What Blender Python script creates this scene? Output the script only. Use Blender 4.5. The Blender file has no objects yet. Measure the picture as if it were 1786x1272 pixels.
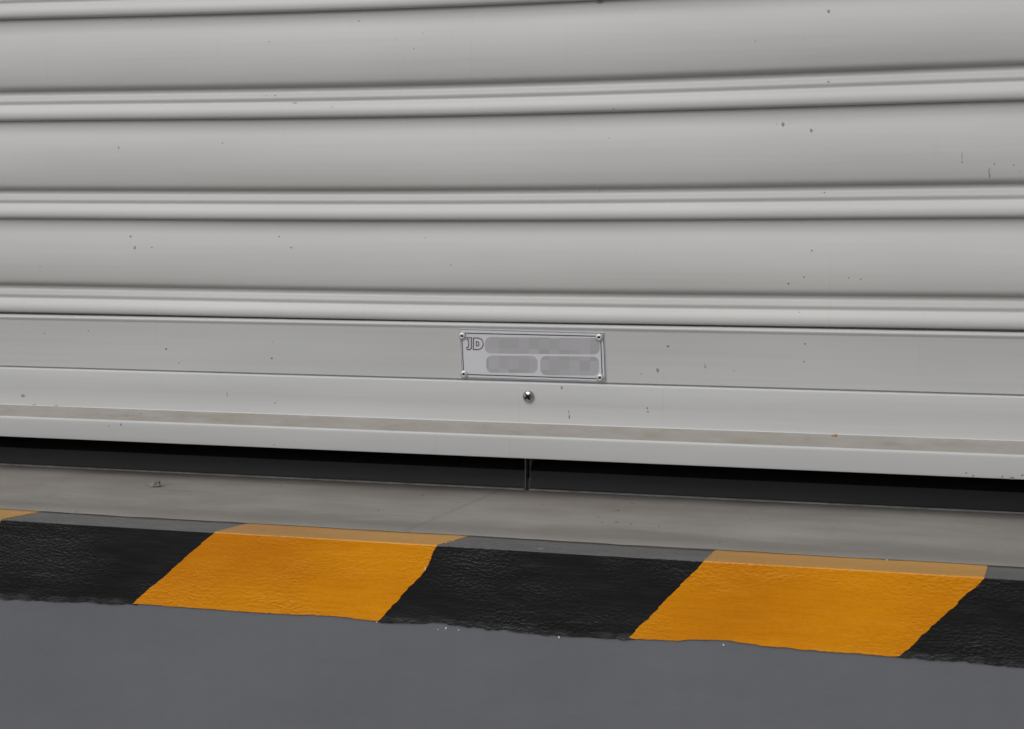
import bpy, bmesh, math, random
from mathutils import Vector, Matrix, noise
from mathutils.bvhtree import BVHTree

R = math.radians
random.seed(7)
sc = bpy.context.scene
col = sc.collection

# ------------------------------------------------------------------ camera
F_PX = 2500.0                     # focal length in pixels of the 1786 px wide photo
W_PX, H_PX = 1786.0, 1272.0
PITCH, YAW = 5.62, 14.6
DIST = 1.75
CAM_Z = 1.225
cam_d = bpy.data.cameras.new('camera')
cam_d.sensor_width = 36.0
cam_d.lens = 36.0 * F_PX / W_PX
cam_d.clip_start, cam_d.clip_end = 0.02, 500.0
cam = bpy.data.objects.new('camera', cam_d)
col.objects.link(cam)
cam.location = (DIST * math.sin(R(YAW)), -DIST * math.cos(R(YAW)), CAM_Z)
cam.rotation_euler = (R(90 - PITCH), 0, R(YAW))
sc.camera = cam
CM = Matrix.Translation(cam.location) @ cam.rotation_euler.to_matrix().to_4x4()
CO = Vector(cam.location)

# ------------------------------------------------------------------ world, sun, exposure
SUN_EL, SUN_AZ = 49.0, 205.0      # azimuth: direction towards the sun, clockwise from +Y
w = bpy.data.worlds.new('World')
sc.world = w
w.use_nodes = True
nt = w.node_tree
bg = nt.nodes['Background']
sky = nt.nodes.new('ShaderNodeTexSky')
sky.sky_type = 'NISHITA'
sky.sun_disc = False
sky.sun_elevation = R(SUN_EL)
sky.sun_rotation = R(SUN_AZ)
sky.air_density = 1.0
sky.dust_density = 4.0
hs = nt.nodes.new('ShaderNodeHueSaturation')
hs.inputs['Saturation'].default_value = 0.18      # overcast: cloud takes the blue out
nt.links.new(sky.outputs[0], hs.inputs['Color'])
nt.links.new(hs.outputs[0], bg.inputs['Color'])
bg.inputs['Strength'].default_value = 0.10
sun_d = bpy.data.lights.new('sun', 'SUN')
sun_d.energy = 1.1
sun_d.angle = R(50)
sun_d.color = (1.0, 0.99, 0.975)
sun = bpy.data.objects.new('sun', sun_d)
col.objects.link(sun)
az, el = R(SUN_AZ), R(SUN_EL)
to_sun = Vector((math.sin(az) * math.cos(el), math.cos(az) * math.cos(el), math.sin(el)))
sun.rotation_euler = to_sun.to_track_quat('Z', 'Y').to_euler()
sc.view_settings.view_transform = 'Standard'
sc.view_settings.look = 'None'
sc.view_settings.gamma = 1.0
sc.view_settings.exposure = -0.26

# ------------------------------------------------------------------ layout helpers
def ray(px, py):
    d = Vector(((px - W_PX / 2) / F_PX, -(py - H_PX / 2) / F_PX, -1.0))
    return (CM.to_3x3() @ d).normalized()

def on_y(px, py, Y):              # point of the vertical plane y = Y seen at a photo pixel
    d = ray(px, py)
    return CO + d * ((Y - CO.y) / d.y)

def on_z(px, py, Z):
    d = ray(px, py)
    return CO + d * ((Z - CO.z) / d.z)

S = 0.0007                        # metres per photo pixel on the shutter

# ------------------------------------------------------------------ key levels
RUB_Y = 0.004                                         # plane of the rubber seal
DOCK_Z = on_y(930, 854, RUB_Y).z                      # top of the concrete topping
TOP_T = 0.004                                         # topping thickness
BASE_Z = DOCK_Z - TOP_T                               # top of the painted dock edge
EDGE_Y = on_z(762, 952, BASE_Z).y                     # front face of the dock
STRIP_Y = on_z(815, 937, BASE_Z).y                    # back of the painted strip
print('dock z', DOCK_Z, 'edge y', EDGE_Y, 'strip y', STRIP_Y)
HALF = 2.0                                            # half width of the door opening

_a, _b = on_z(722, 920, DOCK_Z), on_z(815, 880, DOCK_Z)
TROWEL_K = -(_b.x - _a.x) / (_b.y - _a.y)
TROWEL_C = -(_a.x + TROWEL_K * (_a.y - EDGE_Y))

# ------------------------------------------------------------------ object helpers
def tag(o, label=None, cat=None, group=None, kind=None):
    if label: o['label'] = label
    if cat: o['category'] = cat
    if group: o['group'] = group
    if kind: o['kind'] = kind
    return o

def empty(name, loc):
    o = bpy.data.objects.new(name, None)
    col.objects.link(o)
    o.location = loc
    o.empty_display_size = 0.1
    return o

ROOTLOC = {}
def root_of(p):
    while p.parent: p = p.parent
    return Vector(p.location)

def mesh_obj(name, verts, faces, mat, parent=None, smooth=True, sharp=35):
    """verts are world coordinates; the mesh is stored relative to its thing's base."""
    off = root_of(parent) if parent else Vector((0, 0, 0))
    me = bpy.data.meshes.new(name)
    me.from_pydata([tuple(Vector(v) - off) for v in verts], [], faces)
    me.materials.append(mat)
    bm = bmesh.new(); bm.from_mesh(me)
    bmesh.ops.recalc_face_normals(bm, faces=bm.faces)
    for f in bm.faces: f.smooth = smooth
    if smooth:
        for e in bm.edges:
            if len(e.link_faces) == 2 and e.calc_face_angle(0) > R(sharp): e.smooth = False
    bm.to_mesh(me); bm.free()
    o = bpy.data.objects.new(name, me)
    col.objects.link(o)
    if parent: o.parent = parent
    return o

class MB:
    def __init__(s): s.v, s.f = [], []
    def box(s, a, b):
        n = len(s.v)
        for z in (a[2], b[2]):
            s.v += [(a[0], a[1], z), (b[0], a[1], z), (b[0], b[1], z), (a[0], b[1], z)]
        s.f += [(n, n+3, n+2, n+1), (n+4, n+5, n+6, n+7), (n, n+1, n+5, n+4), (n+1, n+2, n+6, n+5), (n+2, n+3, n+7, n+6), (n+3, n, n+4, n+7)]
    def grid(s, rows):
        n = len(s.v); c = len(rows[0])
        for r in rows: s.v += [tuple(p) for p in r]
        for i in range(len(rows) - 1):
            for j in range(c - 1):
                a = n + i * c + j
                s.f.append((a, a + 1, a + c + 1, a + c))
    def build(s, name, mat, parent=None, smooth=True, sharp=35):
        return mesh_obj(name, s.v, s.f, mat, parent, smooth, sharp)

# ------------------------------------------------------------------ materials
def mat_base(name):
    m = bpy.data.materials.new(name); m.use_nodes = True
    nt = m.node_tree
    return m, nt, nt.nodes['Principled BSDF']

def tex_coord(nt, scale=(1, 1, 1)):
    tc = nt.nodes.new('ShaderNodeTexCoord')
    mp = nt.nodes.new('ShaderNodeMapping')
    mp.inputs['Scale'].default_value = scale
    nt.links.new(tc.outputs['Object'], mp.inputs['Vector'])
    return mp.outputs[0]

def noise_n(nt, scale, vec, detail=4, rough=0.55):
    n = nt.nodes.new('ShaderNodeTexNoise')
    n.inputs['Scale'].default_value = scale
    n.inputs['Detail'].default_value = detail
    n.inputs['Roughness'].default_value = rough
    nt.links.new(vec, n.inputs['Vector'])
    return n.outputs['Fac']

def ramp(nt, fac, stops):
    r = nt.nodes.new('ShaderNodeValToRGB')
    e = r.color_ramp.elements
    while len(e) > 1: e.remove(e[-1])
    e[0].position = stops[0][0]; e[0].color = (*stops[0][1], 1)
    for p, c in stops[1:]:
        x = e.new(p); x.color = (*c, 1)
    nt.links.new(fac, r.inputs['Fac'])
    return r.outputs['Color']

def mixc(nt, fac, a, b, mode='MIX'):
    m = nt.nodes.new('ShaderNodeMix'); m.data_type = 'RGBA'; m.blend_type = mode
    for i, v in ((0, fac), (6, a), (7, b)):
        if hasattr(v, 'links') or isinstance(v, bpy.types.NodeSocket): nt.links.new(v, m.inputs[i])
        elif isinstance(v, tuple): m.inputs[i].default_value = (*v, 1)
        else: m.inputs[i].default_value = v
    return m.outputs[2]

def mathn(nt, op, a, b=0.0):
    m = nt.nodes.new('ShaderNodeMath'); m.operation = op
    for i, v in ((0, a), (1, b)):
        if isinstance(v, bpy.types.NodeSocket): nt.links.new(v, m.inputs[i])
        else: m.inputs[i].default_value = v
    return m.outputs[0]

def bump(nt, height, strength, dist, prev=None):
    b = nt.nodes.new('ShaderNodeBump')
    b.inputs['Strength'].default_value = strength
    b.inputs['Distance'].default_value = dist
    nt.links.new(height, b.inputs['Height'])
    if prev is not None: nt.links.new(prev, b.inputs['Normal'])
    return b.outputs[0]

def g3(v): return (v, v, v)

def shutter_mat(name, base, warm=1.0, rough=0.38):
    m, nt, p = mat_base(name)
    v1 = tex_coord(nt, (0.6, 1.0, 3.0))
    big = noise_n(nt, 3.0, v1, 3)
    c1 = ramp(nt, big, [(0.3, tuple(x * 0.93 for x in base)), (0.7, tuple(x * 1.045 for x in base))])
    # faint horizontal streaks of grime and vertical run marks
    v2 = tex_coord(nt, (0.5, 1, 40.0))
    st = noise_n(nt, 4.0, v2, 5, 0.6)
    c2 = mixc(nt, 1.0, c1, ramp(nt, st, [(0.3, (0.965, 0.955, 0.935)), (0.6, (1, 1, 1))]), 'MULTIPLY')
    v3 = tex_coord(nt, (60.0, 1, 1.6))
    rn = noise_n(nt, 2.0, v3, 4, 0.6)
    c3 = mixc(nt, 1.0, c2, ramp(nt, rn, [(0.62, (1, 1, 1)), (0.8, (0.95, 0.94, 0.92))]), 'MULTIPLY')
    # pin specks
    vo = nt.nodes.new('ShaderNodeTexVoronoi'); vo.inputs['Scale'].default_value = 55
    nt.links.new(tex_coord(nt), vo.inputs['Vector'])
    near = mathn(nt, 'LESS_THAN', vo.outputs['Distance'], 0.05)
    sep = nt.nodes.new('ShaderNodeSeparateColor'); nt.links.new(vo.outputs['Color'], sep.inputs[0])
    rare = mathn(nt, 'GREATER_THAN', sep.outputs[0], 0.93)
    sp = mathn(nt, 'MULTIPLY', near, rare)
    c4 = mixc(nt, mathn(nt, 'MULTIPLY', sp, 0.55), c3, (0.12, 0.11, 0.09))
    nt.links.new(c4, p.inputs['Base Color'])
    rr = nt.nodes.new('ShaderNodeMapRange')
    rr.inputs['To Min'].default_value = rough - 0.06; rr.inputs['To Max'].default_value = rough + 0.12
    nt.links.new(st, rr.inputs['Value']); nt.links.new(rr.outputs[0], p.inputs['Roughness'])
    vb = tex_coord(nt, (0.25, 1, 1))
    b1 = bump(nt, noise_n(nt, 9.0, vb, 2), 0.25, 0.004)
    b2 = bump(nt, noise_n(nt, 900.0, tex_coord(nt), 2), 0.08, 0.0004, b1)
    nt.links.new(b2, p.inputs['Normal'])
    return m

def simple_mat(name, c, rough=0.5, metal=0.0, var=0.12, scale=60, spec=0.5, bumps=0.0, bscale=300, stretch=(1, 1, 1)):
    m, nt, p = mat_base(name)
    v = tex_coord(nt, stretch)
    n = noise_n(nt, scale, v, 5)
    cc = ramp(nt, n, [(0.3, tuple(x * (1 - var) for x in c)), (0.7, tuple(x * (1 + var) for x in c))])
    nt.links.new(cc, p.inputs['Base Color'])
    p.inputs['Roughness'].default_value = rough
    p.inputs['Metallic'].default_value = metal
    p.inputs['Specular IOR Level'].default_value = spec
    if bumps:
        nt.links.new(bump(nt, noise_n(nt, bscale, v, 4), bumps, 0.001), p.inputs['Normal'])
    return m

def paint_mat(name, c, dark, rough, lump, spec=0.5, top_sheen=0.0, top_sheen_c=(0.34, 0.335, 0.335), cs=14.0):
    """thick roller-laid gloss paint: short horizontal lumps, smoother in places"""
    m, nt, p = mat_base(name)
    v = tex_coord(nt, (1.0, 1.0, 1.9))
    fine = noise_n(nt, 200.0, v, 3, 0.55)
    v2 = tex_coord(nt, (0.7, 1.0, 1.6))
    region = noise_n(nt, 7.0, v2, 2)
    amt = nt.nodes.new('ShaderNodeMapRange')
    amt.inputs['From Min'].default_value = 0.42; amt.inputs['From Max'].default_value = 0.62
    amt.inputs['To Min'].default_value = 0.06; amt.inputs['To Max'].default_value = 1.0
    nt.links.new(region, amt.inputs['Value'])
    h = mathn(nt, 'MULTIPLY', fine, amt.outputs[0])
    v3 = tex_coord(nt, (0.25, 1.0, 3.2))
    ridge = noise_n(nt, 70.0, v3, 3)
    b1 = bump(nt, ridge, lump * 0.4, 0.0015)
    b2 = bump(nt, h, lump, 0.0026, b1)
    nt.links.new(b2, p.inputs['Normal'])
    cn = noise_n(nt, cs, v2, 6, 0.5)
    cc = ramp(nt, cn, [(0.3, dark), (0.65, c)])
    cc = mixc(nt, 1.0, cc, ramp(nt, fine, [(0.3, g3(0.93)), (0.6, g3(1.0))]), 'MULTIPLY')
    if top_sheen:
        dn = noise_n(nt, 40.0, tex_coord(nt, (0.3, 1, 1)), 6, 0.7)
        sepn = nt.nodes.new('ShaderNodeSeparateXYZ')
        gn = nt.nodes.new('ShaderNodeNewGeometry')
        nt.links.new(gn.outputs['True Normal'], sepn.inputs[0])
        up = mathn(nt, 'MULTIPLY', mathn(nt, 'MAXIMUM', sepn.outputs[2], 0.0), top_sheen)   # washed-out sky reflection painted into the level part's colour
        fac = mathn(nt, 'MULTIPLY', up, mathn(nt, 'ADD', dn, 0.45))
        cc = mixc(nt, fac, cc, top_sheen_c)
    nt.links.new(cc, p.inputs['Base Color'])
    p.inputs['Roughness'].default_value = rough
    p.inputs['Specular IOR Level'].default_value = spec
    return m

def concrete_mat():
    m, nt, p = mat_base('concrete_topping')
    v = tex_coord(nt, (0.5, 0.9, 1.0))
    a = noise_n(nt, 11.0, v, 8, 0.62)
    c = ramp(nt, a, [(0.28, (0.235, 0.222, 0.203)), (0.5, (0.285, 0.270, 0.249)), (0.72, (0.330, 0.317, 0.298))])
    v2 = tex_coord(nt, (0.22, 1.2, 1.0))
    s = noise_n(nt, 45.0, v2, 6, 0.65)
    c = mixc(nt, 1.0, c, ramp(nt, s, [(0.3, g3(0.90)), (0.6, g3(1.03))]), 'MULTIPLY')
    b_ = noise_n(nt, 5.0, tex_coord(nt, (0.8, 1.0, 1)), 3)
    c = mixc(nt, ramp(nt, b_, [(0.50, g3(0)), (0.70, g3(0.7))]), c, (0.225, 0.185, 0.155))
    f = noise_n(nt, 420.0, tex_coord(nt), 3)
    c = mixc(nt, 1.0, c, ramp(nt, f, [(0.25, g3(0.86)), (0.42, g3(1.0))]), 'MULTIPLY')
    # grime washed down to the front of the screed, with its own ragged shape
    tc = nt.nodes.new('ShaderNodeTexCoord')
    sx_ = nt.nodes.new('ShaderNodeSeparateXYZ'); nt.links.new(tc.outputs['Object'], sx_.inputs[0])
    wv = noise_n(nt, 16.0, tex_coord(nt, (0.6, 1.5, 1)), 6, 0.65)
    dd = mathn(nt, 'ADD', sx_.outputs[1], mathn(nt, 'MULTIPLY', wv, 0.16))
    gm_ = ramp(nt, dd, [(0.165, g3(0.45)), (0.205, g3(0.0))])
    c = mixc(nt, gm_, c, (0.15, 0.143, 0.128))
    pt = noise_n(nt, 75.0, tex_coord(nt, (0.8, 0.45, 1)), 5, 0.7)
    c = mixc(nt, ramp(nt, pt, [(0.66, g3(0)), (0.74, g3(0.6))]), c, (0.09, 0.085, 0.075))
    # a trowel mark running diagonally over the screed
    dg = mathn(nt, 'ABSOLUTE', mathn(nt, 'ADD', mathn(nt, 'ADD', sx_.outputs[0], mathn(nt, 'MULTIPLY', sx_.outputs[1], TROWEL_K)), TROWEL_C))
    dg = mathn(nt, 'ADD', dg, mathn(nt, 'MULTIPLY', wv, 0.006))
    c = mixc(nt, ramp(nt, dg, [(0.003, g3(0.30)), (0.008, g3(0.0))]), c, (0.12, 0.105, 0.09))
    nt.links.new(c, p.inputs['Base Color'])
    p.inputs['Roughness'].default_value = 0.62
    h1 = bump(nt, a, 0.35, 0.006)
    h2 = bump(nt, f, 0.25, 0.0008, h1)
    nt.links.new(h2, p.inputs['Normal'])
    return m

def dock_paint_mat():
    m, nt, p = mat_base('grey_dock_paint')
    v = tex_coord(nt, (0.8, 1.0, 0.9))
    a = noise_n(nt, 3.2, v, 6, 0.6)
    c = ramp(nt, a, [(0.3, (0.153, 0.158, 0.174)), (0.7, (0.178, 0.183, 0.200))])
    r_ = noise_n(nt, 6.0, tex_coord(nt, (10, 1, 0.9)), 4)
    c = mixc(nt, 1.0, c, ramp(nt, r_, [(0.35, g3(0.978)), (0.6, g3(1.0))]), 'MULTIPLY')
    vo = nt.nodes.new('ShaderNodeTexVoronoi'); vo.inputs['Scale'].default_value = 60
    nt.links.new(tex_coord(nt), vo.inputs['Vector'])
    sep = nt.nodes.new('ShaderNodeSeparateColor'); nt.links.new(vo.outputs['Color'], sep.inputs[0])
    sp = mathn(nt, 'MULTIPLY', mathn(nt, 'LESS_THAN', vo.outputs['Distance'], 0.05), mathn(nt, 'GREATER_THAN', sep.outputs[0], 0.95))
    c = mixc(nt, mathn(nt, 'MULTIPLY', sp, 0.5), c, (0.05, 0.05, 0.05))
    nt.links.new(c, p.inputs['Base Color'])
    p.inputs['Roughness'].default_value = 0.5
    b1 = bump(nt, noise_n(nt, 10.0, tex_coord(nt, (0.6, 1, 1)), 4), 0.35, 0.006)
    b2 = bump(nt, noise_n(nt, 260.0, tex_coord(nt), 3), 0.12, 0.0007, b1)
    nt.links.new(b2, p.inputs['Normal'])
    return m

def ledge_mat():
    m, nt, p = mat_base('dirty_ledge')
    v = tex_coord(nt, (0.8, 1.2, 1.2))
    a = noise_n(nt, 30.0, v, 8, 0.7)
    c = ramp(nt, a, [(0.28, (0.265, 0.235, 0.195)), (0.42, (0.330, 0.308, 0.275)), (0.7, (0.375, 0.357, 0.33))])
    s = noise_n(nt, 12.0, tex_coord(nt, (0.5, 1, 1)), 4)
    c = mixc(nt, ramp(nt, s, [(0.55, g3(0)), (0.72, g3(0.5))]), c, (0.22, 0.19, 0.12))
    nt.links.new(c, p.inputs['Base Color'])
    p.inputs['Roughness'].default_value = 0.8
    nt.links.new(bump(nt, a, 0.3, 0.001), p.inputs['Normal'])
    return m

def pixelated_print_mat():
    m, nt, p = mat_base('worn_print')
    tc = nt.nodes.new('ShaderNodeTexCoord')
    sn = nt.nodes.new('ShaderNodeVectorMath'); sn.operation = 'SNAP'
    sn.inputs[1].default_value = (0.01257, 1.0, 0.01257)
    nt.links.new(tc.outputs['Object'], sn.inputs[0])
    wn = nt.nodes.new('ShaderNodeTexWhiteNoise'); wn.noise_dimensions = '3D'
    nt.links.new(sn.outputs[0], wn.inputs['Vector'])
    c = ramp(nt, wn.outputs['Value'], [(0.0, (0.36, 0.36, 0.365)), (0.5, (0.40, 0.395, 0.41)), (1.0, (0.44, 0.43, 0.46))])
    nt.links.new(c, p.inputs['Base Color'])
    p.inputs['Roughness'].default_value = 0.45
    return m

M = {}
M['slat'] = shutter_mat('ivory_shutter_paint', (0.575, 0.575, 0.568))
M['bar'] = shutter_mat('white_bar_paint', (0.545, 0.55, 0.55), rough=0.36)
M['ledge'] = ledge_mat()
M['rubber'] = simple_mat('black_rubber', (0.011, 0.011, 0.0115), 0.5, 0, 0.3, 30, 0.4, 0.2, 120, (0.3, 1, 3))
M['rubber_edge'] = simple_mat('dusty_rubber_edge', (0.17, 0.17, 0.165), 0.7, 0, 0.35, 60)
M['bead'] = simple_mat('pale_dust_line', (0.26, 0.255, 0.245), 0.8, 0, 0.3, 60)
M['yellow'] = paint_mat('yellow_hazard_paint', (0.88, 0.328, 0.0), (0.66, 0.208, 0.0), 0.33, 0.58, 0.36, 0.50, (0.17, 0.215, 0.10), 6.0)
M['black'] = paint_mat('black_hazard_paint', (0.012, 0.012, 0.013), (0.007, 0.007, 0.008), 0.33, 0.6, 0.4, 0.30)
M['concrete'] = concrete_mat()
M['dock'] = dock_paint_mat()
M['plate'] = simple_mat('pale_plate_metal', (0.62, 0.62, 0.655), 0.4, 0.0, 0.03, 20, 0.5, 0.05)
M['ink'] = simple_mat('dark_plate_ink', (0.03, 0.028, 0.04), 0.5)
M['ink_red'] = simple_mat('dark_red_ink', (0.035, 0.004, 0.009), 0.5)
M['pink'] = simple_mat('pale_pink_ink', (0.58, 0.52, 0.55), 0.5, 0, 0.05)
M['print'] = pixelated_print_mat()
M['steel'] = simple_mat('dull_steel', (0.46, 0.46, 0.44), 0.22, 1.0, 0.2, 300)
M['alu'] = simple_mat('pale_rivet_metal', (0.62, 0.62, 0.61), 0.38, 0.55, 0.1, 300)
M['hole'] = simple_mat('dark_hole', (0.008, 0.008, 0.008), 0.9, 0, 0.2, 100, 0.1)
M['fleck'] = simple_mat('dark_dirt', (0.19, 0.185, 0.165), 0.8, 0, 0.3, 500)
M['fleck_pale'] = simple_mat('pale_dirt', (0.30, 0.285, 0.22), 0.8, 0, 0.3, 500)
M['rust'] = simple_mat('rust_stain', (0.28, 0.12, 0.03), 0.8, 0, 0.3, 500)
M['glint'] = simple_mat('white_chip', (0.75, 0.75, 0.75), 0.5, 0, 0.1, 500)
M['stone'] = simple_mat('grey_stone', (0.20, 0.195, 0.17), 0.85, 0, 0.4, 220, 0.3, 0.5, 400)
M['wall'] = simple_mat('rendered_wall', (0.42, 0.41, 0.39), 0.8, 0, 0.1, 6, 0.3, 0.4, 120)
M['asphalt'] = simple_mat('asphalt', (0.15, 0.15, 0.147), 0.85, 0, 0.3, 80, 0.3, 0.6, 160)
M['dark_room'] = simple_mat('dark_interior', (0.05, 0.05, 0.05), 0.9)

# ground
gm = MB(); gm.grid([[(-150, y, 0.0), (150, y, 0.0)] for y in (-200, 60)])
tag(gm.build('ground', M['asphalt'], None, False), kind='structure')

# ------------------------------------------------------------------ loading dock
dock = empty('loading_dock', (0, EDGE_Y, 0))
tag(dock, 'raised grey dock step with yellow and black hazard stripes along its edge', 'loading dock')
RAD = 0.0004
def cross(s, off=0.0):
    """point (y, z) on the dock profile; s < 0 runs back over the top, s > 0 down the face"""
    q = RAD * math.pi / 4
    if s < -q:   y, z, ny, nz = EDGE_Y + RAD - (s + q), BASE_Z, 0, 1
    elif s > q:  y, z, ny, nz = EDGE_Y, BASE_Z - RAD - (s - q), -1, 0
    else:
        a = (s + q) / (2 * q) * math.pi / 2
        y, z = EDGE_Y + RAD - RAD * math.sin(a), BASE_Z - RAD + RAD * math.cos(a)
        ny, nz = -math.sin(a), math.cos(a)
    return y + ny * off, z + nz * off

def wob(x, s=0.0, amp=0.0008, f=9.0):
    return amp * noise.noise(Vector((x * f, s * f, 3.1)))

ss = [-0.6, -0.35, -0.2, -0.12] + [-0.1 + i * 0.012 for i in range(8)] + [-0.0022, -0.0011, 0, 0.0011, 0.0022, 0.006, 0.02, 0.05, 0.1, 0.2, 0.4, 0.7, BASE_Z + 0.02]
xs = [-2.6 + i * 0.02 for i in range(261)]
dm = MB()
dm.grid([[(x, cross(s)[0] + wob(x, s), cross(s)[1]) for x in xs] for s in ss])
dm.build('dock_wall', M['dock'], dock)

# concrete topping: thin uneven screed that stops just behind the painted edge
cm = MB()
rows = []
for i, (dy, dz) in enumerate([(0.004, -TOP_T + 0.0003), (0.0006, -0.0032), (0.0, -0.0022), (0.0015, -0.0010), (0.005, -0.0002), (0.010, 0.0004), (0.016, 0.0005), (0.026, 0.0), (0.04, -0.0002), (0.07, -0.0002), (0.12, 0), (0.17, 0), (0.22, 0), (0.3, 0), (0.45, 0), (0.58, 0)]):
    row = []
    for j in range(521):
        x = -2.6 + j * 0.01
        e = 0.0026 * noise.noise(Vector((x * 7, 0, 0))) + 0.0012 * noise.noise(Vector((x * 45, 2, 0)))
        k = max(0.0, 1 - dy / 0.05)
        z = DOCK_Z + dz + (0.0 if i < 2 else k * 0.0006 * noise.noise(Vector((x * 30, dy * 60, 5))) + 0.0004 * noise.noise(Vector((x * 6, dy * 25, 9))))
        row.append((x, STRIP_Y + dy + e * (k if i else 1), z))
    rows.append(row)
cm.grid(rows)
cm.build('concrete_topping', M['concrete'], dock)

# painted stripes ------------------------------------------------
def s_top(x): return -(STRIP_Y - EDGE_Y) - 0.010       # runs just under the topping's edge
def face_s(px, py):
    p = on_y(px, py, EDGE_Y)
    return p.x, BASE_Z - p.z
low = [face_s(*q) for q in [(0, 1043), (233, 1052), (450, 1068), (560, 1072), (660, 1084), (740, 1084), (830, 1094), (930, 1105), (1095, 1113), (1150, 1115), (1180, 1112), (1235, 1114), (1300, 1124), (1430, 1135), (1570, 1144), (1786, 1164)]]
def s_low(x):
    if x <= low[0][0]: return low[0][1]
    for a, b in zip(low, low[1:]):
        if x <= b[0]: return a[1] + (b[1] - a[1]) * (x - a[0]) / (b[0] - a[0])
    return low[-1][1]

# stripe edges measured as (back of strip, arris, foot of face) -> world x
def edge(pb, pa, pf, mid=None):
    xb = on_z(*pb, BASE_Z).x; xa = on_z(*pa, BASE_Z).x
    f = on_y(*pf, EDGE_Y)
    e = [(-(STRIP_Y - EDGE_Y), xb), (0.0, xa)]
    if mid:
        m_ = on_y(*mid, EDGE_Y); e.append((BASE_Z - m_.z, m_.x))
    e.append((BASE_Z - f.z, f.x))
    return e
E = [edge((430, 915), (371, 931), (233, 1052)),
     edge((815, 937), (762, 953), (660, 1084), (744, 992)),
     edge((1247, 962), (1228, 980), (1097, 1113)),
     edge((1722, 988), (1718, 1011), (1570, 1144))]
per = E[2][1][1] - E[0][1][1]
print('stripe period', per, [e[1][1] for e in E], [e[-1][1] for e in E])
def shift(e, d): return [(s, x + d) for s, x in e]
bands = [(E[0], E[1]), (E[2], E[3])]
for k in (1, 2, 3): bands.append((shift(E[2], per * k), shift(E[3], per * k)))
for k in (1, 2, 3, 4): bands.insert(0, (shift(E[0], -per * k + 0.018), shift(E[1], -per * k + 0.013)))
def ex(e, s):
    if s <= e[0][0]: return e[0][1] + (e[0][0] - s) * 0.4
    for a, b in zip(e, e[1:]):
        if s <= b[0]: return a[1] + (b[1] - a[1]) * (s - a[0]) / (b[0] - a[0])
    a, b = e[-2], e[-1]
    return b[1] + (b[1] - a[1]) / (b[0] - a[0]) * (s - b[0])

def jag(s, seed, amp):
    v = noise.noise(Vector((s * 260, seed, 0))) * 0.6 + noise.noise(Vector((s * 700, seed, 4))) * 0.4
    st = noise.cell(Vector((s * 160, seed, 7))) - 0.5
    return amp * (v + st * 0.5)

def stripe(el, er, off, name, mat, seed, amp, ext=0.0, lowamp=0.0008, lowext=0.0):
    nv, nu = 110, 150
    rows = []
    q = RAD * math.pi / 4
    for j in range(nv + 1):
        v = j / nv
        row = []
        s0 = s_top(0)
        xm = 0
        for i in range(nu + 1):
            u = i / nu
            # first guess at s from a mid-height column, then the local foot of the paint
            sg = s0 + (0.1 - s0) * v
            xg = ex(el, sg) * (1 - u) + ex(er, sg) * u
            sl = s_low(xg) + lowext + lowamp * (noise.noise(Vector((xg * 60, seed, 1))) + 0.7 * noise.noise(Vector((xg * 190, seed, 2))))
            if v < 0.3: s = s0 + (-0.002 - s0) * v / 0.3
            elif v < 0.42: s = -0.002 + 0.004 * (v - 0.3) / 0.12
            else: s = 0.002 + (sl - 0.002) * (v - 0.42) / 0.58
            g = min(1.0, max(0.0, (s + 0.002) / 0.004)) * 0.8 + 0.2
            xl = ex(el, s) - ext + jag(s, seed, amp) * g
            xr = ex(er, s) + ext + jag(s, seed + 50, amp) * g
            x = xl + (xr - xl) * u
            o = off + 0.00022 * noise.noise(Vector((x * 40, s * 90, seed)))
            # rolled-up bead of paint along the foot and a thin rim at the sides
            foot = max(0.0, 1 - (sl - s) / 0.006)
            o += (0.0009 if off < 0.001 else 0.0003) * foot * (0.35 + 0.65 * abs(noise.noise(Vector((x * 55, 0, seed)))) * 2)
            if s < -0.003: o = min(o, off)
            y, z = cross(s, o)
            y += wob(x, s)
            row.append(Vector((x, y, z)))
        rows.append(row)
    # skirt: turn every border down to the dock surface
    def sink(p):
        d = off + 0.0015
        if p.z > BASE_Z - 0.0005: return Vector((p.x, p.y, p.z - d))
        return Vector((p.x, p.y + d + 0.001, p.z - 0.0012))
    full = [[sink(r[0])] + r + [sink(r[-1])] for r in rows]
    full.append([sink(p) for p in full[-1]])
    m = MB(); m.grid(full)
    return m.build(name, mat, dock, True, 60)

for i, (a, b) in enumerate(bands):
    stripe(a, b, 0.0010, 'yellow_stripe', M['yellow'], i * 3.7 + 1, 0.0016)
allb = bands
for i in range(len(allb) - 1):
    stripe(allb[i][1], allb[i + 1][0], 0.0006, 'black_stripe', M['black'], i * 5.1 + 100, 0.001, ext=0.006, lowamp=0.0015, lowext=0.0006)

# ------------------------------------------------------------------ roller shutter
sh = empty('roller_shutter', (0, 0, DOCK_Z))
tag(sh, 'closed ivory roller shutter with ribbed metal slats and a flat bottom bar', 'roller shutter')

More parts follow.
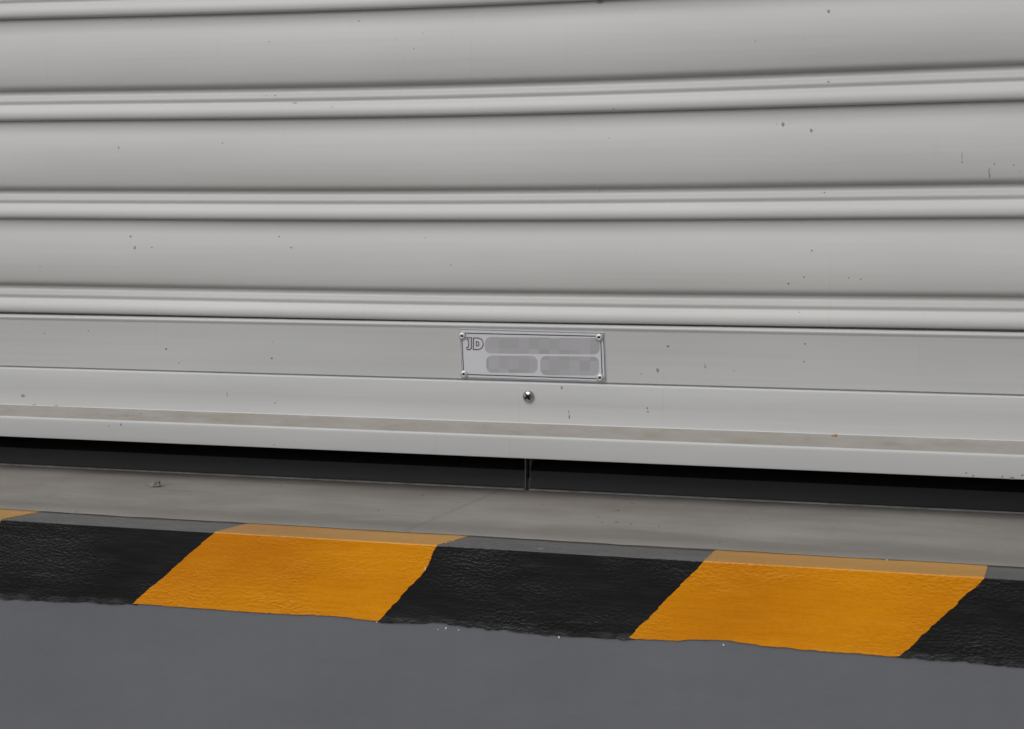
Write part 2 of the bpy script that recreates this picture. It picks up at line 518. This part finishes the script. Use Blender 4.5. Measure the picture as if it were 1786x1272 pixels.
Lx0 = [34, 211, 381, 544]                 # foot of each interlock roll at the photo's left edge
AMP = [9.0, 6.8, 4.4, 2.2]                # how far the slats sag at mid width
YL = -0.010
ZL = [on_y(0, y, YL).z for y in Lx0]
ZLr = [on_y(1786, (y - 390) * 1.2035 + 390, YL).z for y in Lx0]
print('slat lines', ZL, ZLr)
ZL = [(a + b) / 2 for a, b in zip(ZL, ZLr)]
xL, xR = on_y(0, 380, 0).x, on_y(1786, 380, 0).x
xc, hw = (xL + xR) / 2, (xR - xL) / 2
def sag(x):
    t = (x - xc) / (hw * 1.35)
    return 0.0 if abs(t) >= 1 else (0.5 * (1 + math.cos(math.pi * t)) - 0.16) / 0.84 if abs(t) < 0.74 else max(-0.19, (0.5 * (1 + math.cos(math.pi * t)) - 0.16) / 0.84) * (1 - (abs(t) - 0.74) / 0.26)
def zline(k, x):
    kk = max(k, 0)
    z = ZL[kk] - AMP[kk] * S * sag(x)
    if k < 0: z += -k * (ZL[0] - ZL[1])
    return z

# one slat's section from the foot of its roll upwards: (height as photo px of a 172 px pitch, outward px)
prof = [(9, 3), (5, 3.5), (2.5, 5), (0.8, 8), (0, 12.0), (0.5, 15.4), (2, 17.8), (4.5, 18.9), (8, 19.2), (11, 18.9), (14, 18.1), (17, 16.9), (20, 15.4), (22.5, 13.5), (24.3, 12.0), (26, 11.0),
        (27.8, 10.9), (29.8, 11.6), (31.8, 12.4), (34, 12.2), (36, 11.5), (38, 10.9), (40, 10.5), (42, 9.8), (43.5, 8.6), (45, 7.0), (47, 5.6), (50, 5.0), (51.6, 6.0), (52.4, 9.0), (53.2, 12.6), (54.6, 15.2), (57, 16.9), (61, 18.0),
        (70, 19.4), (80, 20.1), (90, 20.2), (100, 19.7), (110, 18.7), (120, 17.2), (129, 15.4), (137, 13.5), (144, 11.6), (150, 10.0), (156, 9.0), (163, 8.5), (172, 8.2), (176, 6), (180, 3)]
PITCH_PX = 172.0
nx = 150
sx = [-HALF + 2 * HALF * i / nx for i in range(nx + 1)]
def slat(k):
    rows = []
    for t, o in prof:
        u = t / PITCH_PX
        row = []
        for x in sx:
            z0, z1 = zline(k, x), zline(k - 1, x)
            dent = 0.0006 * noise.noise(Vector((x * 2.2, k * 3.0, t * 0.01)))
            row.append((x, -(o * S) + dent, z0 + (z1 - z0) * u))
        rows.append(row)
    m = MB(); m.grid(rows)
    return m.build('slat', M['slat'], sh, True, 60)
slats = [slat(k) for k in (3, 2, 1, 0)]
top0 = slats[-1]
for k in range(1, 19):
    c = top0.copy(); col.objects.link(c); c.parent = sh
    c.location = (0, 0, k * (ZL[0] - ZL[1]))

# bottom bar ------------------------------------------------------
def bar(name, pts, mat, x0=-HALF, x1=HALF, n=80, parent=None, wobz=0.0):
    rows = []
    for o, z in pts:
        rows.append([(x0 + (x1 - x0) * i / n, -o * S, z + wobz * noise.noise(Vector(((x0 + (x1 - x0) * i / n) * 4, z, 0)))) for i in range(n + 1)])
    m = MB(); m.grid(rows)
    return m.build(name, mat, parent or sh, True, 50)
zt = zline(3, xc + 0.3)
OA, OB, OC = 20.0, 25.0, 25.0 + 0.045 / S
zB1 = on_y(930, 667.5, -OB * S).z
zB2 = on_y(930, 739, -OB * S).z
zB3 = on_y(930, 762, -OC * S).z
zB4 = on_y(930, 801, -OC * S).z
print('bar', zt, zB1, zB2, zB3, zB4, 'dock', DOCK_Z)
bb = bar('bottom_bar', [(1, zt + 10 * S), (2, zt - 1.0 * S), (6, zt - 2.2 * S), (OA - 5, zt - 3.2 * S), (OA + 0.5, zt - 4.6 * S), (OA + 2.2, zt - 7.0 * S), (OA + 2.2, zt - 9.5 * S), (OA + 0.3, zt - 11.4 * S), (OA, zt - 14 * S), (OA, zt - 60 * S), (OA, zB1 + 3.2 * S), (OA - 1, zB1 + 2.4 * S), (OA - 4, zB1 + 2.0 * S), (OA - 4, zB1 - 20 * S)], M['bar'])
an = bar('angle_plate', [(OA - 5, zB1 + 0.0), (OA - 1, zB1 + 0.1 * S), (OB - 2.5, zB1 + 0.2 * S), (OB - 0.8, zB1 - 0.8 * S), (OB, zB1 - 3 * S), (OB, (zB1 + zB2) / 2), (OB + 0.3, zB2 + 2 * S), (OB + 0.9, zB2 + 0.6 * S), (OB + 2.0, zB2)], M['bar'], wobz=0.0)
lg = bar('ledge', [(OB + 1.6, zB2 + 0.1 * S), (OB + 6, zB2 - 0.8 * S), ((OB + OC) / 2, (zB2 + zB3) / 2), (OC - 4, zB3 + 1.0 * S), (OC - 2.6, zB3 + 0.6 * S)], M['ledge'], n=200)
lip = bar('front_lip', [(OC - 2.8, zB3 + 0.8 * S), (OC - 1.0, zB3 - 0.2 * S), (OC - 0.2, zB3 - 2.0 * S), (OC, zB3 - 4.5 * S), (OC, zB4 + 3 * S), (OC - 0.6, zB4 + 0.8 * S), (OC - 2.4, zB4), (OC - 8, zB4), (OC - 8, zB4 + 18 * S), (OA - 10, zB4 + 18 * S)], M['bar'])

# rubber seal: two lengths butted, with the joint's dusty end faces
xj = on_y(922, 830, RUB_Y).x
zs0, zs1 = DOCK_Z - 0.001, zB4 + 17 * S
for (a, b) in ((-HALF, xj - 0.0035), (xj + 0.0030, HALF)):
    m = MB()
    zz = [DOCK_Z + 0.034, DOCK_Z + 0.0325, DOCK_Z + 0.024, DOCK_Z + 0.004, DOCK_Z + 0.0008]
    n = 60
    yy = [RUB_Y + 0.014, RUB_Y + 0.008, RUB_Y - 0.003, RUB_Y - 0.0045, RUB_Y - 0.0075]
    front = [[(a + (b - a) * i / n, y + 0.0008 * noise.noise(Vector((i * 0.4, z * 20, a))), z) for i in range(n + 1)] for y, z in zip(yy, zz)]
    back = [[(p[0], RUB_Y + 0.04, p[2]) for p in r] for r in reversed(front)]
    m.grid([[r[0]] + r + [r[-1]] for r in front + back + [front[0]]])
    seal = m.build('rubber_seal', M['rubber'], sh, True, 40)
    # pale dust caught where the rubber meets the concrete
    m = MB()
    m.grid([[(a + (b - a) * i / 200, RUB_Y - 0.0075 - dy * (0.6 + 0.8 * abs(noise.noise(Vector((i * 0.3, a, dy * 100))))), DOCK_Z + dz) for i in range(201)] for dy, dz in ((0, 0.0022), (0.0012, 0.0018), (0.0026, 0.0004))])
    m.build('seal_lip', M['bead'], seal)
m = MB()
m.box((xj - 0.0033, RUB_Y - 0.006, DOCK_Z), (xj - 0.0022, RUB_Y + 0.03, zs1))
m.box((xj + 0.0024, RUB_Y - 0.004, DOCK_Z + 0.012), (xj + 0.0032, RUB_Y + 0.03, zs1))
m.box((xj - 0.0016, RUB_Y + 0.001, DOCK_Z), (xj + 0.0028, RUB_Y + 0.008, DOCK_Z + 0.014))
m.build('seal_joint', M['rubber_edge'], sh, False)

# side guides and the top box, beyond the frame
ztop = ZL[0] + 18 * (ZL[0] - ZL[1])
for sgn in (-1, 1):
    m = MB()
    x0, x1 = sorted((sgn * (HALF - 0.05), sgn * (HALF + 0.06)))
    m.box((x0, -0.075, DOCK_Z), (x1, -0.068, ztop + 0.1))
    m.box((x0, 0.03, DOCK_Z), (x1, 0.037, ztop + 0.1))
    xo = sgn * (HALF + 0.06)
    m.box((min(xo, xo + sgn * 0.006), -0.075, DOCK_Z), (max(xo, xo + sgn * 0.006), 0.037, ztop + 0.1))
    m.build('guide_rail', M['bar'], sh, False)

# building around the opening (beyond the frame)
bld = empty('building_wall', (0, 0.05, 0))
tag(bld, 'pale rendered warehouse wall surrounding the roller shutter opening', 'wall')
m = MB()
m.box((-8, -0.06, DOCK_Z - 0.02), (-HALF - 0.08, 0.25, 5.5)); m.box((HALF + 0.08, -0.06, DOCK_Z - 0.02), (8, 0.25, 5.5))
m.box((-HALF - 0.08, -0.06, ztop - 0.05), (HALF + 0.08, 0.25, 5.5))
m.build('wall', M['wall'], bld, False)
m = MB(); m.box((-HALF - 0.3, 0.26, 0.02), (HALF + 0.3, 0.30, 5.4)); m.build('inner_wall', M['dark_room'], bld, False)

# ------------------------------------------------------------------ name plate
ZS = 4.961
def zp(zx, zy, out=OA):                                   # point on the bar face
    return on_y(760 + zx / ZS, 540 + zy / ZS, -out * S)
def slab(name, poly, y0, y1, mat, parent, bev=0.0):
    """poly: world points (x,z); solid between y0 (front) and y1 (back)"""
    n = len(poly)
    v = [(p[0], y0, p[1]) for p in poly] + [(p[0], y1, p[1]) for p in poly]
    f = [tuple(range(n)), tuple(range(2 * n - 1, n - 1, -1))] + [(i, (i + 1) % n, n + (i + 1) % n, n + i) for i in range(n)]
    return mesh_obj(name, v, f, mat, parent, False)
YP = -(OA * S) - 0.0012
def zpp(zx, zy):
    p = on_y(760 + zx / ZS, 540 + zy / ZS, YP)
    return (p.x, p.z)
plate_poly = [zpp(203, 166), zpp(1457, 200), zpp(1473, 629), zpp(224, 592)]
plate = slab('name_plate', plate_poly, YP, -(OA * S) + 0.0005, M['plate'], sh)

def ribbon(name, pts, w_, y, mat, parent, closed=True):
    P = [Vector(p) for p in pts]; n = len(P)
    inn, out = [], []
    for i in range(n):
        a = P[(i - 1) % n]; b = P[i]; c = P[(i + 1) % n]
        if not closed and i == 0: a = b - (c - b)
        if not closed and i == n - 1: c = b + (b - a)
        d1 = (b - a).normalized(); d2 = (c - b).normalized()
        n1 = Vector((-d1.y, d1.x)); n2 = Vector((-d2.y, d2.x))
        mdir = (n1 + n2)
        mdir = mdir.normalized() if mdir.length > 1e-6 else n1
        L = w_ / 2 / max(0.5, mdir.dot(n1))
        inn.append(b - mdir * L); out.append(b + mdir * L)
    v = []
    for p in inn + out: v.append((p.x, y, p.y))
    for p in inn + out: v.append((p.x, y + 0.00015, p.y))
    f = []
    for i in range(n if closed else n - 1):
        j = (i + 1) % n
        f += [(i, j, n + j, n + i), (2*n + i, 3*n + i, 3*n + j, 2*n + j), (i, 2*n + i, 2*n + j, j), (n + i, n + j, 3*n + j, 3*n + i)]
    return mesh_obj(name, v, f, mat, parent, False)
ribbon('border_line', [zpp(224, 204), zpp(1427, 232), zpp(1441, 600), zpp(242, 561)], 0.0010, YP - 0.0003, M['ink'], plate)
ribbon('edge_line', [zpp(210, 172), zpp(1450, 206), zpp(1466, 622), zpp(230, 586)], 0.00035, YP - 0.0003, M['ink'], plate)
ribbon('edge_line', [zpp(1449, 206), zpp(1458, 400), zpp(1467, 624)], 0.0006, YP - 0.0006, M['ink'], plate, closed=False)  # dark line drawn as the shade of the plate's edge thickness
# letters J and D, outlined
Jp = [(272, 244), (311, 244), (311, 258), (309, 262), (310, 305), (312, 322), (306, 338), (293, 347), (275, 347), (268, 340), (268, 326), (279, 326), (284, 320), (285, 305), (283, 262), (272, 260)]
Do = [(326, 246), (362, 245), (384, 250), (400, 263), (410, 284), (411, 302), (404, 322), (391, 337), (372, 345), (350, 347), (325, 346), (326, 300)]
Di = [(351, 279), (362, 279), (371, 285), (375, 296), (371, 308), (362, 314), (351, 314)]
slab('letter_j', [zpp(*q) for q in Jp], YP - 0.00025, YP + 0.0002, M['pink'], plate)
ribbon('letter_outline', [zpp(*q) for q in Jp], 0.0008, YP - 0.0005, M['ink_red'], plate)
ribbon('letter_outline', [zpp(*q) for q in Do], 0.0008, YP - 0.0005, M['ink_red'], plate)
ribbon('letter_outline', [zpp(*q) for q in Di], 0.0008, YP - 0.0005, M['ink_red'], plate)
def band(pts): slab('worn_lettering', [zpp(*q) for q in pts], YP - 0.00015, YP + 0.0002, M['print'], plate)  # grey blocky panels added in place of pixelated-out lettering
def rounded(x0, y0, x1, y1, sl, r=34):
    pts = []
    for cx, cy, a0 in ((x1 - r, y0 + r, -90), (x1 - r, y1 - r, 0), (x0 + r, y1 - r, 90), (x0 + r, y0 + r, 180)):
        for k in range(7):
            a = R(a0 + 15 * k)
            pts.append((cx + r * math.cos(a), cy + r * math.sin(a) + sl * ((cx + r * math.cos(a)) - x0)))
    return pts
band(rounded(425, 238, 1418, 378, 0.01, 50))
band(rounded(437, 397, 880, 545, 0.012, 50))
band(rounded(905, 402, 1412, 566, 0.012, 50))

def lathe(name, c, prof_, mat, parent, nseg=28, tilt=0.0):
    rows = []
    for i in range(nseg + 1):
        a = 2 * math.pi * i / nseg
        rows.append([(c.x + r * math.cos(a), c.y - h, c.z + r * math.sin(a)) for r, h in prof_])
    m = MB(); m.grid(rows)
    return m.build(name, mat, parent, True, 50)
for zx, zy in ((231, 230), (1415, 242), (1423, 591), (246, 560)):
    p = on_y(760 + zx / ZS, 540 + zy / ZS, YP)
    rv = lathe('rivet', p, [(0.0050, -0.0004), (0.0050, 0.0004), (0.0046, 0.0013), (0.0037, 0.0022), (0.0026, 0.0027), (0.0018, 0.0027), (0.00145, 0.0023), (0.0013, 0.0012)], M['alu'], plate)
    lathe('rivet_hole', p, [(0.00001, 0.0013), (0.00138, 0.0013)], M['hole'], rv)

# screw: domed head with cross recess
p = on_y(921.9, 691.5, -OB * S)
prof_s = [(0.0071, -0.0006), (0.0072, 0.0006)] + [(0.0072 * math.cos(R(a)), 0.0006 + 0.0042 * math.sin(R(a))) for a in range(10, 91, 10)]
sw = lathe('screw', p, prof_s[:-1] + [(0.00001, 0.0048)], M['steel'], sh, 36)
m = MB()
for ang in (35, 125):
    ca, sa = math.cos(R(ang)), math.sin(R(ang))
    w2, l2 = 0.0015, 0.0050
    for sgn in (1, -1):
        rows = []
        for q in (0.0, 0.4, 0.8, 1.0):
            r_ = l2 * q * sgn
            hgt = 0.0006 + 0.0042 * math.sqrt(max(0, 1 - (abs(r_) / 0.0072) ** 2)) + 0.00008
            ww = w2 * (1 - 0.55 * q)
            rows.append([(p.x + r_ * ca - ww * sa, p.y - hgt - 0.0001, p.z + r_ * sa + ww * ca), (p.x + r_ * ca + ww * sa, p.y - hgt, p.z + r_ * sa - ww * ca)])
        m.grid(rows)
m.build('cross_slot', M['hole'], sw, False)

# ------------------------------------------------------------------ flecks of dirt and painted glints
bpy.context.view_layer.update()
def bvh(objs):
    V, Fc = [], []
    for o in objs:
        n = len(V); mw = o.matrix_world
        V += [mw @ v.co for v in o.data.vertices]
        Fc += [tuple(n + i for i in pl.vertices) for pl in o.data.polygons]
    return BVHTree.FromPolygons(V, Fc)
def flecks(name, items, tree, mat, parent, lift=0.00012):
    m = MB()
    for k, (px, py, wx, hy) in enumerate(items):
        d = ray(px, py)
        loc, nrm, idx, dist = tree.ray_cast(CO, d)
        if loc is None: continue
        if nrm.dot(d) > 0: nrm = -nrm
        u = Vector((1, 0, 0)); u = (u - nrm * u.dot(nrm)).normalized(); v = nrm.cross(u)
        n = len(m.v); N = 10
        # flecks on level ground look thin from the front, so their depth is stretched along the ground
        fs = 1.0 / max(0.22, -nrm.dot(d))
        for i in range(N):
            a = 2 * math.pi * i / N
            j = 0.7 + 0.6 * random.random()
            m.v.append(tuple(loc + nrm * lift + u * (wx * S * 0.43 * math.cos(a) * j) + v * (hy * S / 2 * fs * math.sin(a) * j)))
        m.v.append(tuple(loc + nrm * (lift + min(wx, hy) * S * 0.18)))
        for i in range(N): m.f.append((n + i, n + (i + 1) % N, n + N))
    o = m.build(name, mat, parent, True, 60)
    return tag(o, kind='stuff')
t_sh = bvh(slats + [bb, an, lg, lip])
dark = [(1355, 217, 2, 2), (1678, 271, 1.3, 12), (1678, 283, 2, 4), (1725, 297, 1.4, 12), (1726, 306, 2, 7), (1768, 288, 2, 2.5), (1734, 286, 1.5, 4), (626, 37, 2.5, 2.5), (470, 73, 2.5, 2.5), (722, 85, 2, 2), (515, 180, 13, 1.4), (480, 167, 3, 2), (465, 167, 2, 2), (580, 187, 2, 2.5), (388, 250, 3, 2.5), (207, 258, 3, 4), (487, 413, 3, 3), (265, 432, 3, 2), (742, 415, 2, 2), (1416, 437, 3, 3), (1402, 484, 3, 2.5), (1375, 495, 3.5, 3), (1480, 485, 3, 2), (1501, 487, 3, 2), (1445, 143, 5, 2), (1438, 336, 3, 2.5), (78, 582, 3, 2.5), (154, 577, 2.5, 2.5), (290, 609, 4, 3), (312, 633, 2.5, 2.5), (474, 625, 4.5, 3), (476, 597, 2, 2), (1165, 604, 6, 3), (1230, 640, 3, 4), (1229, 636, 2, 2), (1404, 600, 3.5, 2.5), (1402, 631, 4, 3), (396, 688, 1.5, 9), (480, 703, 3, 2.5), (992, 719, 1.4, 7), (993, 727, 2.5, 8), (1129, 712, 2.5, 4), (211, 741, 3, 5), (190, 743, 2.5, 2.5), (245, 722, 5, 2), (1685, 825, 3, 2.5), (1697, 830, 3, 2.5), (1748, 831, 3, 3), (1783, 829, 4, 3), (1636, 768, 2, 2), (478, 776, 3, 2), (60, 706, 8, 1.2), (98, 708, 9, 1.2), (70, 465, 2, 2), (1062, 241, 2, 2), (690, 67, 1.5, 1.5), (1108, 15, 1.5, 1.5)]
pale = [(1366, 217, 6, 6), (1147, 646, 6, 8), (1415, 228, 6, 6), (980, 676, 5, 5), (228, 412, 6, 4), (235, 432, 5, 6), (1130, 718, 4, 3), (1765, 834, 8, 4), (40, 690, 9, 5), (1047, 4, 13, 6), (508, 432, 5, 4), (1445, 20, 6, 5)]
flecks('dirt_flecks', dark, t_sh, M['fleck'], sh)
flecks('dust_flecks', pale, t_sh, M['fleck_pale'], sh)
flecks('rust_spots', [(1458, 760, 8, 4), (1452, 760, 4, 3)], t_sh, M['rust'], sh)

t_dk = bvh([c for c in dock.children])
dk = [(45, 903, 4, 2), (52, 905, 8, 1.5), (75, 902, 4, 2), (115, 902, 6, 1.6), (208, 905, 7, 2.5), (278, 908, 6, 2.5), (328, 920, 4, 3), (258, 915, 4, 1.5), (941, 947, 7, 1.6), (950, 950, 4, 1.5), (976, 955, 5, 2), (862, 946, 3, 2), (1055, 957, 3, 2), (1071, 964, 3, 2), (943, 958, 12, 3), (1102, 879, 5, 2), (1075, 911, 8, 2.5), (1050, 912, 5, 2), (1100, 914, 5, 2), (1149, 919, 5, 2), (945, 881, 4, 2), (737, 864, 5, 3), (303, 855, 3, 1.5), (490, 848, 5, 1.5), (35, 814, 8, 2), (815, 937, 4, 1), (1255, 946, 7, 1.6), (792, 855, 5, 1.5), (440, 845, 3, 1.5), (660, 890, 5, 1.5), (1310, 905, 4, 1.5)]
flecks('grit_flecks', dk, t_dk, M['fleck'], dock, 0.0002)
flecks('white_chips', [(1262, 1125, 3, 3), (778, 1096, 3, 3), (975, 1111, 3, 4), (657, 1084, 3, 4), (800, 1099, 2, 2), (764, 1098, 2, 2), (1547, 978, 2.5, 2.5), (742, 992, 2, 5), (790, 945, 3, 1), (778, 948, 3, 1), (784, 947, 2, 1)], t_dk, M['glint'], dock, 0.0006)  # tiny white flecks coloured in as glints on the paint

# ------------------------------------------------------------------ loose stone chips on the concrete
def stone(px, py, w_, h_, d_, seed, label):
    c = on_z(px, py, DOCK_Z)
    bm = bmesh.new()
    bmesh.ops.create_icosphere(bm, subdivisions=3, radius=1.0)
    for v in bm.verts:
        n = noise.noise(v.co * 1.3 + Vector((seed, 0, 0))) * 0.30 + noise.noise(v.co * 3.5 + Vector((seed, 5, 0))) * 0.14
        v.co *= 1 + n
        v.co.x *= w_ / 2; v.co.y *= d_ / 2; v.co.z = max(v.co.z, -0.35) * h_ * 0.72
        v.co.z += 0.35 * h_ * 0.72 - 0.0003
        v.co.x += v.co.z * 0.6
    for f in bm.faces: f.smooth = False
    me = bpy.data.meshes.new('stone_chip'); bm.to_mesh(me); bm.free()
    me.materials.append(M['stone'])
    o = bpy.data.objects.new('stone_chip', me); col.objects.link(o); o.location = (c.x, c.y, DOCK_Z)
    return tag(o, label, 'stone')
stone(266, 849, 0.017, 0.0095, 0.011, 2.3, 'largest pale stone chip lying on the concrete near the rubber seal')
stone(1073, 891, 0.0075, 0.0026, 0.006, 4.0, 'tiny dark stone chip on the concrete above the right yellow stripe')
